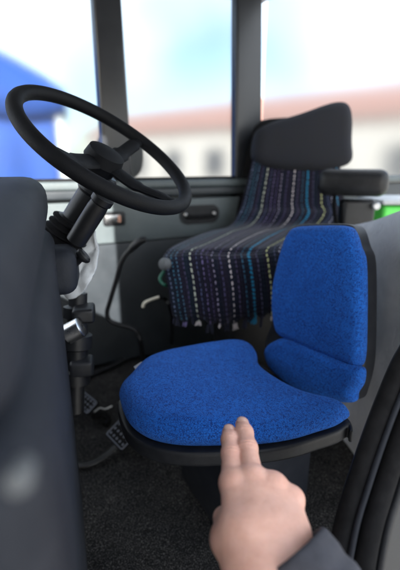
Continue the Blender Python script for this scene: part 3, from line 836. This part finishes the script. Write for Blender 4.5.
pedal('clutch_pedal', c2, AZ(98, 412, .09)-AZ(74, 392, .10), Vector((.3, .6, .4)), 'black ribbed pedal below the steering column, farther from the blue seat', [c2-UZ*.012, AZ(76, 412, .05), AZ(58, 414, .06), AZ(44, 404, .10)], .105, .06)
# curved black hose ends on the floor
bm = bmesh.new(); tube(bm, catmull([AZ(92, 416, .03), AZ(103, 414, .035), AZ(108, 419, .02), AZ(104, 424, .012)], 6), .011, 10)
tag(obj('cable_loop', bm, M['rubber']), 'short black cable loop on the carpet behind the pedals', 'cable')
bm = bmesh.new(); tube(bm, catmull([AZ(94, 411, .014), AZ(100, 407, .02), AZ(105, 408, .014), AZ(112, 405, .018)], 6), .0028, 6)
tag(obj('white_string', bm, M['white']), 'bit of white string lying on the carpet by the pedals', 'string')

# ------------------------------------------------------------------ grey partition behind the seat
tl = AY(330, 229, 1.46); tm = AY(365, 222, 1.24); tr = AY(400, 210, 1.06)
dirp = Vector((tr.x-tl.x, tr.y-tl.y, 0)); 
pts_top = [tl-(tr-tl)*.05, tl, tm, tr, tr+(tr-tl)*.45, tr+(tr-tl)*.8]
bm = bmesh.new()
tp = catmull(pts_top, 10)
nrm = Vector((dirp.y, -dirp.x, 0)).normalized()
if nrm.x > 0: nrm = -nrm
rws = []
for p in tp:
    r_ = []
    for k in range(41):
        t = k/40
        q = Vector((p.x, p.y, p.z*(1-t)+.004*t))
        q += nrm*(.006*noise.noise(q*6)+.003*noise.noise(q*17))
        if k == 0: q -= nrm*.014; q.z += .004
        r_.append(bm.verts.new(q))
    bkv = [bm.verts.new(Vector((p.x, p.y, p.z+.002))-nrm*.10), bm.verts.new(Vector((p.x, p.y, .004))-nrm*.10)]
    rws.append([bkv[1], bkv[0]]+r_)
for a, b_ in zip(rws, rws[1:]):
    for k in range(len(a)-1): bm.faces.new((a[k], a[k+1], b_[k+1], b_[k]))
bm.faces.new(rws[0]); bm.faces.new(rws[-1][::-1])
pt = obj('partition_panel', bm, M['grey'], angle=50)
tag(pt, 'crinkled light grey partition panel standing behind the blue seat', 'partition')

# ------------------------------------------------------------------ near door pillar with rubber seals
dpil = thing('door_pillar', 'black door pillar edge with long rubber seals at the lower right', 'pillar', AD(380, 560, .5))
def seal(name, pts, d, r, mat, flat=1):
    bm = bmesh.new(); tube(bm, catmull([AD(x, y, d+dd_) for x, y, dd_ in pts], 10), r, 14, flat=flat); return obj(name, bm, mat, dpil)
sealpts = [(430, 318, .03), (404, 360, .02), (386, 402, .01), (371, 442, 0), (357, 484, -.01), (345, 524, -.02), (336, 575, -.03), (330, 640, -.04)]
seal('rubber_seal', sealpts, .56, .0145, M['rubber'])
seal('seal_lip', [(x+11.5, y+2, d) for x, y, d in sealpts], .545, .004, M['dash'])
seal('inner_seal', [(x+26, y+4, d) for x, y, d in sealpts], .55, .014, M['rubber'])
seal('trim_strip', [(x+42, y+8, d) for x, y, d in sealpts], .55, .006, M['rim'])
# pillar body behind the seals
bm = bmesh.new()
a_ = catmull([AD(x+6, y, .575+d) for x, y, d in sealpts], 6); b2 = catmull([AD(x+130, y+20, .60+d) for x, y, d in sealpts], 6)
fr_ = [(bm.verts.new(p), bm.verts.new(q), bm.verts.new(q+FWD*.08), bm.verts.new(p+FWD*.05)) for p, q in zip(a_, b2)]
for f0, f1 in zip(fr_, fr_[1:]):
    for k in range(4): bm.faces.new((f0[k], f0[(k+1) % 4], f1[(k+1) % 4], f1[k]))
bm.faces.new(fr_[0]); bm.faces.new(fr_[-1][::-1])
obj('pillar_trim', bm, M['paint'], dpil)

# ------------------------------------------------------------------ green bin beyond the partition
gb = thing('green_bin', 'bright green plastic bin with pale rim behind the grey partition', 'bin', Vector((.98, 1.95, 0)))
gp = AY(392, 206, 1.95)
bm = bmesh.new(); ztop = AY(392, 203, 1.95).z
sx_ = .34; cxb = AY(379, 206, 1.95).x+sx_/2
slab(bm, axisM((cxb, 2.05, ztop/2), UZ, (1, 0, 0)), sx_, .30, ztop-.01, .02, 4); obj('bin_body', bm, M['green'], gb)
bm = bmesh.new(); slab(bm, axisM((cxb, 2.05, ztop+.012), UZ, (1, 0, 0)), sx_+.02, .32, .022, .008, 3); obj('bin_rim', bm, M['cloth'], gb)

# ------------------------------------------------------------------ hand
def rcone(P, a, b_, r1, r2):
    a = np.array(a); b_ = np.array(b_); ba = b_-a; L2 = ba@ba
    pa = P-a; h = np.clip((pa@ba)/L2, 0, 1)
    return np.linalg.norm(pa-h[..., None]*ba, axis=-1)-(r1+(r2-r1)*h)
def smin(a, b_, k):
    h = np.maximum(k-np.abs(a-b_), 0)/k
    return np.minimum(a, b_)-h*h*k*.25
vx = .0011
lo = np.array((-.075, -.16, -.085)); hi = np.array((.13, .215, .045))
gx = [np.arange(lo[i], hi[i], vx) for i in range(3)]
shape = [len(x) for x in gx]
PG = np.stack(np.meshgrid(*gx, indexing='ij'), -1).astype(np.float32)
big = np.full(shape, .05, np.float32)
def put(D, f, pts, rad, k):
    pts = np.array(pts); m = rad+.022
    i0 = np.maximum(((pts.min(0)-m-lo)/vx).astype(int), 0); i1 = np.minimum(((pts.max(0)+m-lo)/vx).astype(int)+1, shape)
    sl = tuple(slice(a, b_) for a, b_ in zip(i0, i1))
    d = f(PG[sl]); D[sl] = smin(D[sl], d.astype(np.float32), k) if k > 0 else np.minimum(D[sl], d)
def chain(D, pts, rs, k):
    for (a, b_, r1, r2) in zip(pts, pts[1:], rs, rs[1:]):
        put(D, lambda P: rcone(P, a, b_, r1, r2), [a, b_], max(r1, r2), k)
palm = big.copy()
FD = np.array((.60, -.76, -.25)); FD = FD/np.linalg.norm(FD)       # forearm direction (towards the elbow)
wr = np.array((.008, -.012, -.004))
chain(palm, [wr+np.array((-.012, .006, 0)), wr+FD*.03+np.array((-.010, 0, 0)), wr+FD*.14+np.array((-.012, 0, 0))], [.0205, .0200, .027], .02)
chain(palm, [wr+np.array((.013, .006, 0)), wr+FD*.03+np.array((.010, 0, 0)), wr+FD*.14+np.array((.012, 0, 0))], [.0195, .0195, .026], .02)
chain(palm, [(-.012, .008, -.002), (-.020, .055, -.001), (-.0240, .103, -.001)], [.0185, .0160, .0122], .016)
chain(palm, [(-.002, .008, .001), (-.003, .055, .003), (-.003, .109, .002)], [.0185, .0165, .0138], .016)
chain(palm, [(.010, .008, 0), (.015, .055, .001), (.0185, .103, -.001)], [.0180, .0160, .0130], .016)
chain(palm, [(.020, .006, -.004), (.029, .052, -.004), (.0365, .092, -.008)], [.0175, .0155, .0122], .016)
chain(palm, [(.0, .03, -.013), (.004, .085, -.011)], [.02, .015], .02)
chain(palm, [(-.014, .018, -.010), (-.029, .052, -.016)], [.0185, .0145], .016)       # thenar
for c in ((-.0235, .104, .0015), (-.003, .110, .0045), (.0185, .104, .003), (.0365, .093, -.004)):    # knuckles
    put(palm, lambda P: np.linalg.norm(P-np.array(c), axis=-1)-.0108, [c], .011, .008)
fingers = []
def finger(base, dirs, lens, rs, k=.005):
    pts = [np.array(base, float)]
    for d, l_ in zip(dirs, lens):
        d = np.array(d, float); pts.append(pts[-1]+d/np.linalg.norm(d)*l_)
    D = big.copy(); chain(D, pts, rs, .004)
    return D, pts
def dv(yaw, pit): return (math.sin(R(yaw))*math.cos(R(pit)), math.cos(R(yaw))*math.cos(R(pit)), math.sin(R(pit)))
fi, pi_ = finger((-.0240, .103, -.001), [dv(2.5, -4), dv(1, -8), dv(-1, -12)], [.039, .022, .015], [.0118, .0106, .0098, .0084])
fm, pm = finger((-.003, .109, .002), [dv(-1.5, -4), dv(-2.5, -8), dv(-3, -12)], [.041, .025, .015], [.0120, .0109, .0100, .0085])
fr, pr_ = finger((.0185, .103, -.001), [(.10, .30, -.95), (-.03, -.72, -.70), (-.05, -.95, .12)], [.042, .026, .018], [.0122, .0102, .0092, .008])
fl_, pl_ = finger((.0365, .092, -.008), [(.14, .22, -.95), (-.05, -.75, -.66), (-.06, -.96, .15)], [.033, .020, .016], [.0110, .0090, .0082, .0072])
ft, pt_ = finger((-.030, .050, -.017), [(.02, .90, -.40), (.55, .75, -.40)], [.034, .026], [.0140, .0112, .0088])
# extra joint thickness
for D, P_ in ((fi, pi_), (fm, pm)):
    for j, rr in ((1, .0109), (2, .0099)):
        c = P_[j]; put(D, lambda P: np.linalg.norm((P-c)*np.array((.97, .8, 1.0)), axis=-1)-rr, [c], .012, .003)
hand = palm
for D, k in ((fi, .007), (fm, .007), (fr, .008), (fl_, .008), (ft, .010)):
    h = np.maximum(k-np.abs(hand-D), 0)/k
    # fingers blend with the palm only near their root
    hand = np.minimum(hand, D)-h*h*k*.25*(np.clip((.132-PG[..., 1])/.02, 0, 1) if k == .007 else 1)
# crease lines over the joints of the straight fingers
for P_ in (pi_, pm):
    for j, am in ((1, .0009), (2, .0007)):
        c = P_[j]; t = P_[j+1]-P_[j-1]; t = t/np.linalg.norm(t)
        i0 = np.maximum(((c-.016-lo)/vx).astype(int), 0); i1 = ((c+.016-lo)/vx).astype(int)
        sl = tuple(slice(a, b_) for a, b_ in zip(i0, i1))
        s = (PG[sl]-c)@t; up = np.clip((PG[sl][..., 2]-c[2])/.006, 0, 1)
        x = PG[sl][..., 0]-c[0]
        hand[sl] += (am*np.exp(-(s/.0055)**2)*np.cos(s*2*math.pi/.0042)*up*np.clip(1.4-np.abs(x)/.010, 0, 1)).astype(np.float32)
W_ = AD(268, 592, .405); T_ = AD(247, 411.5, .595)
T_loc = Vector(pm[3])+Vector((0, .008, 0)); 
Yd = (T_-W_).normalized()
Xd = Vector((1, 0, 0)) + UPC*(-.10); Xd = (Xd-Yd*Xd.dot(Yd)).normalized()
Zd = Xd.cross(Yd)
sc = (T_-W_).length/(T_loc.y+.006)
print('hand scale', sc)
HMt = Matrix((Xd, Yd, Zd)).transposed().to_4x4() @ Matrix.Scale(sc, 4) @ Matrix.Scale(1.10, 4, (1, 0, 0))
HMt.translation = W_
person = thing('person', 'person reaching in, right hand with two straight fingers over the blue seat, dark grey sleeve', 'person', W_)
me = grid_mesh('hand', hand, lo, vx, 3)
at = me.attributes.new('flush', 'FLOAT', 'POINT')
co = np.zeros(len(me.vertices)*3); me.vertices.foreach_get('co', co); co = co.reshape(-1, 3)
fl2 = np.zeros(len(co))
for P_, js, s_ in ((pi_, (0, 1, 3), .010), (pm, (0, 1, 3), .010), (pr_, (0, 1), .012), (pl_, (0, 1), .012)):
    for j in js:
        fl2 = np.maximum(fl2, (.75 if j else .6)*np.exp(-(np.linalg.norm(co-P_[j], axis=1)/(s_*1.15))**2))
at.data.foreach_set('value', fl2.astype(np.float32))
link('hand', me, M['skin'], person, HMt)
# fingernails
for P_, r in ((pi_, .0082), (pm, .0084)):
    d = P_[3]-P_[2]; d = Vector(d/np.linalg.norm(d)); x = Vector((1, 0, 0)); x = (x-d*x.dot(d)).normalized(); n = x.cross(d)
    c = Vector(P_[3])
    bm = bmesh.new(); g = []
    for i in range(9):
        row = []
        for j in range(9):
            a = (i/8-.5)*2; b_ = j/8
            wfac = math.sin(math.pi*min(1, .22+b_*.9)*.5) if b_ < .3 else 1
            an = a*R(52)*wfac
            yy = -.0085+.0165*b_ - .0022*abs(a)**2.5*(b_ > .5)
            rr = (r+.0007)*math.sqrt(max(.05, 1-max(0, yy/(r*1.45))**2)) if yy > 0 else r+.0007
            row.append(bm.verts.new(c+d*yy+x*(math.sin(an)*rr*.98)+n*(math.cos(an)*rr)))
        g.append(row)
    for i in range(8):
        for j in range(8): bm.faces.new((g[i][j], g[i+1][j], g[i+1][j+1], g[i][j+1]))
    nl = obj('fingernail', bm, M['nail'], person, angle=None, mw=HMt)
    nl.modifiers.new('t', 'SOLIDIFY').thickness = .0005
# sleeve
bm = bmesh.new()
Fv = Vector(FD); c0 = Vector(wr)+Vector((.016, .046, .006))
n_ = 40; sg_ = 48
x_ = Fv.orthogonal().normalized(); y_ = Fv.cross(x_)
def ringp(t, r):
    out = []
    for k in range(sg_):
        a = 2*math.pi*k/sg_
        dirv = x_*math.cos(a)+y_*math.sin(a)
        w = 1+.05*math.sin(3*a+t*40)+.04*noise.noise(Vector((math.cos(a)*2, math.sin(a)*2, t*30)))
        out.append(bm.verts.new(c0+Fv*t+dirv*r*w))
    return out
rs_ = [ringp(.03, .031), ringp(.008, .033), ringp(.0015, .0345), ringp(.0005, .0365), ringp(.004, .0385)]
for i in range(n_):
    t = .008+.20*i/n_
    r = .0388+.045*t + .0018*math.sin(t*190) * (1 if t > .05 else .3)
    if t < .05: r += .0007*math.sin(t*2200)
    rs_.append(ringp(t, r))
for a, b_ in zip(rs_, rs_[1:]):
    for k in range(sg_): bm.faces.new((a[k], a[(k+1) % sg_], b_[(k+1) % sg_], b_[k]))
bm.faces.new(rs_[-1])
obj('sleeve', bm, M['sleeve'], person, angle=None, mw=HMt)

# ------------------------------------------------------------------ outside
bd = thing('tiled_building', 'long cream building with a faded clay tile roof outside the window', 'building', (3, 24, -.75))
A_ = Vector((-8.8, 33.0, 0)); B_ = Vector((13.5, 12.6, 0))
fd = (B_-A_).normalized(); bn = Vector((fd.y, -fd.x, 0))           # towards the camera
if bn.y > 0: bn = -bn
BL = (B_-A_).length
Bm = Matrix((fd, UZ, -bn if fd.cross(UZ).dot(bn) < 0 else bn)).transposed().to_4x4()
Bm = Matrix((fd, UZ, fd.cross(UZ))).transposed().to_4x4(); Bm.translation = A_
bs = 1 if fd.cross(UZ).dot(bn) > 0 else -1
# facade with window holes
bm = bmesh.new()
wins = [(x, .2, 1.3, 1.5) for x in np.arange(2.2, BL-2, 3.4)]
xs = sorted({0, BL} | {w[0] for w in wins} | {w[0]+w[2] for w in wins}); ys_ = [-.75, .2, 1.7, 3.0]
def inwin(x, y): return any(w[0] < x < w[0]+w[2] and w[1] < y < w[1]+w[3] for w in wins)
for x0, x1 in zip(xs, xs[1:]):
    for y0, y1_ in zip(ys_, ys_[1:]):
        if inwin((x0+x1)/2, (y0+y1_)/2): continue
        bm.faces.new([bm.verts.new(Bm @ Vector(p)) for p in ((x0, y0, 0), (x1, y0, 0), (x1, y1_, 0), (x0, y1_, 0))])
bmesh.ops.remove_doubles(bm, verts=bm.verts[:], dist=.001)
for (x0, x1) in ((0, 0), (BL, BL)):
    bm.faces.new([bm.verts.new(Bm @ Vector(p)) for p in ((x0, -.75, 0), (x0, -.75, -6*bs), (x0, 3.0, -6*bs), (x0, 4.45, -3*bs), (x0, 3.0, 0))])
bm.faces.new([bm.verts.new(Bm @ Vector(p)) for p in ((0, -.75, -6*bs), (BL, -.75, -6*bs), (BL, 3, -6*bs), (0, 3, -6*bs))])
obj('wall', bm, M['wallw'], bd, smooth=False, angle=None)
bm = bmesh.new(); uvr = bm.loops.layers.uv.new('UVMap')
for s0_, s1_ in ((.45, -3), (-6.45, -3)):
    f = bm.faces.new([bm.verts.new(Bm @ Vector(p)) for p in ((-.4, 2.83, s0_*bs), (BL+.4, 2.83, s0_*bs), (BL+.4, 4.5, s1_*bs), (-.4, 4.5, s1_*bs))])
    for lq, uvv in zip(f.loops, ((0, 0), (BL, 0), (BL, 3.5), (0, 3.5))): lq[uvr].uv = uvv
rf = obj('roof', bm, M['tiles'], bd, smooth=False, angle=None); rf.modifiers.new('t', 'SOLIDIFY').thickness = .12
for w in wins:
    bm = bmesh.new()
    slab(bm, Bm @ Matrix.Translation((w[0]+w[2]/2, w[1]+w[3]/2, -.12*bs)), w[2]+.02, w[3]+.02, .06, 0)
    wf = obj('window', bm, M['dash'], bd)
    bm = bmesh.new(); slab(bm, Bm @ Matrix.Translation((w[0]+w[2]/2, w[1]-.04, .06*bs)), w[2]+.2, .07, .2, .01); obj('window_ledge', bm, M['wallw'], wf)

# blue canopy tent outside the windscreen
tn = thing('canopy_tent', 'blue canopy tent with blue side walls, outside at the upper left', 'tent', (-2.9, 4.6, -.75))
tc_ = Vector((-3.0, 4.7, 0)); hw = 1.35
rot = Matrix.Rotation(R(20), 3, 'Z')
def tpt(x, y, z): v = rot @ Vector((x, y, 0)); return Vector((tc_.x+v.x, tc_.y+v.y, z))
bm = bmesh.new()
n_ = 16; eav = 1.55; pk = 2.45
rings = []
for k in range(9):
    s = k/8; h = eav+(pk-eav)*(s**.85); wv_ = (hw+.05)*(1-s)+.02
    rg_ = []
    for e in range(4):
        c_a = [(-1, -1), (1, -1), (1, 1), (-1, 1)][e]; c_b = [(-1, -1), (1, -1), (1, 1), (-1, 1)][(e+1) % 4]
        for i in range(8):
            t = i/8; sag = -.08*math.sin(math.pi*t)*(1-s)*s*2
            rg_.append(bm.verts.new(tpt((c_a[0]*(1-t)+c_b[0]*t)*wv_, (c_a[1]*(1-t)+c_b[1]*t)*wv_, h+sag)))
    rings.append(rg_)
val = []
for i, v in enumerate(rings[0]): val.append(bm.verts.new(v.co+Vector((0, 0, -.20-.02*math.sin(i*2.1)))))
for a, b_ in zip([val]+rings, rings):
    for i in range(len(a)): bm.faces.new((a[i], a[(i+1) % len(a)], b_[(i+1) % len(a)], b_[i]))
bm.faces.new(rings[-1])
cn = obj('canopy', bm, M['tarp'], tn, angle=30); cn.modifiers.new('t', 'SOLIDIFY').thickness = .01
for sx, sy in ((-1, -1), (1, -1), (1, 1), (-1, 1)):
    bm = bmesh.new(); slab(bm, axisM(tpt(sx*hw, sy*hw, (eav-.75)/2), UZ, rot @ Vector((1, 0, 0))), .04, .04, eav+.75, .004); obj('leg', bm, M['white'], tn)
for e in (0, 1, 2):
    ca = [(-1, -1), (1, -1), (1, 1), (-1, 1)][e]; cb = [(-1, -1), (1, -1), (1, 1), (-1, 1)][(e+1) % 4]
    bm = bmesh.new(); gr = []
    for i in range(41):
        t = i/40
        rr_ = []
        for j in range(7):
            o_ = .03*math.sin(t*40)*(1-j/8)
            p = Vector((ca[0]*(1-t)+cb[0]*t, ca[1]*(1-t)+cb[1]*t, 0))*(hw-.03)
            nn_ = Vector(((ca[0]+cb[0])/2, (ca[1]+cb[1])/2, 0))*o_
            rr_.append(bm.verts.new(tpt(p.x+nn_.x, p.y+nn_.y, -.72+(eav-.1+.72)*j/6)))
        gr.append(rr_)
    for a, b_ in zip(gr, gr[1:]):
        for j in range(6): bm.faces.new((a[j], a[j+1], b_[j+1], b_[j]))
    ww = obj('side_wall', bm, M['tarp'], tn, angle=None); ww.modifiers.new('t', 'SOLIDIFY').thickness = .006

# ------------------------------------------------------------------ light
sdir = (VF*.8 - VA*1.0 + UZ*.55).normalized()
sun = bpy.data.lights.new('sun', 'SUN'); so = bpy.data.objects.new('sun', sun); COL.objects.link(so)
sun.energy = 5.0; sun.angle = R(.53); sun.color = (1, .95, .88)
so.rotation_euler = sdir.to_track_quat('Z', 'Y').to_euler(); so.location = (0, 0, 5)
w = bpy.data.worlds.new('World'); S.world = w; w.use_nodes = True; nt = w.node_tree
bg = nt.nodes['Background']; sk = nt.nodes.new('ShaderNodeTexSky'); sk.sky_type = 'NISHITA'; sk.sun_disc = False
sk.sun_elevation = math.asin(sdir.z); sk.sun_rotation = math.atan2(sdir.x, sdir.y)
sk.dust_density = 1.5; sk.air_density = 1.0
# broken white cloud
tcw = nt.nodes.new('ShaderNodeTexCoord'); nz = nt.nodes.new('ShaderNodeTexNoise'); nz.inputs['Scale'].default_value = 2.2; nz.inputs['Detail'].default_value = 6
nt.links.new(tcw.outputs['Generated'], nz.inputs['Vector'])
rp = nt.nodes.new('ShaderNodeValToRGB'); rp.color_ramp.elements[0].position = .36; rp.color_ramp.elements[1].position = .60
nt.links.new(nz.outputs['Fac'], rp.inputs[0])
mx = nt.nodes.new('ShaderNodeMix'); mx.data_type = 'RGBA'; nt.links.new(rp.outputs[0], mx.inputs[0]); nt.links.new(sk.outputs[0], mx.inputs[6]); mx.inputs[7].default_value = (7.6, 8.0, 8.4, 1)
nt.links.new(mx.outputs[2], bg.inputs[0]); bg.inputs[1].default_value = .075

# ------------------------------------------------------------------ camera
cam = bpy.data.cameras.new('camera'); co_ = bpy.data.objects.new('camera', cam); COL.objects.link(co_); S.camera = co_
co_.location = CAM; co_.rotation_euler = (math.pi/2-TH, 0, 0)
cam.sensor_fit = 'VERTICAL'; cam.sensor_height = 36; cam.lens = 400/570*36
cam.clip_start = .02; cam.clip_end = 1000
cam.dof.use_dof = True; cam.dof.focus_distance = .72; cam.dof.aperture_fstop = (cam.lens/1000)/.010
S.view_settings.view_transform = 'Standard'; S.view_settings.look = 'None'; S.view_settings.exposure = 2.62; S.view_settings.gamma = 1
S.cycles.use_denoising = True
S.cycles.max_bounces = 8; S.cycles.diffuse_bounces = 5; S.cycles.sample_clamp_indirect = 6
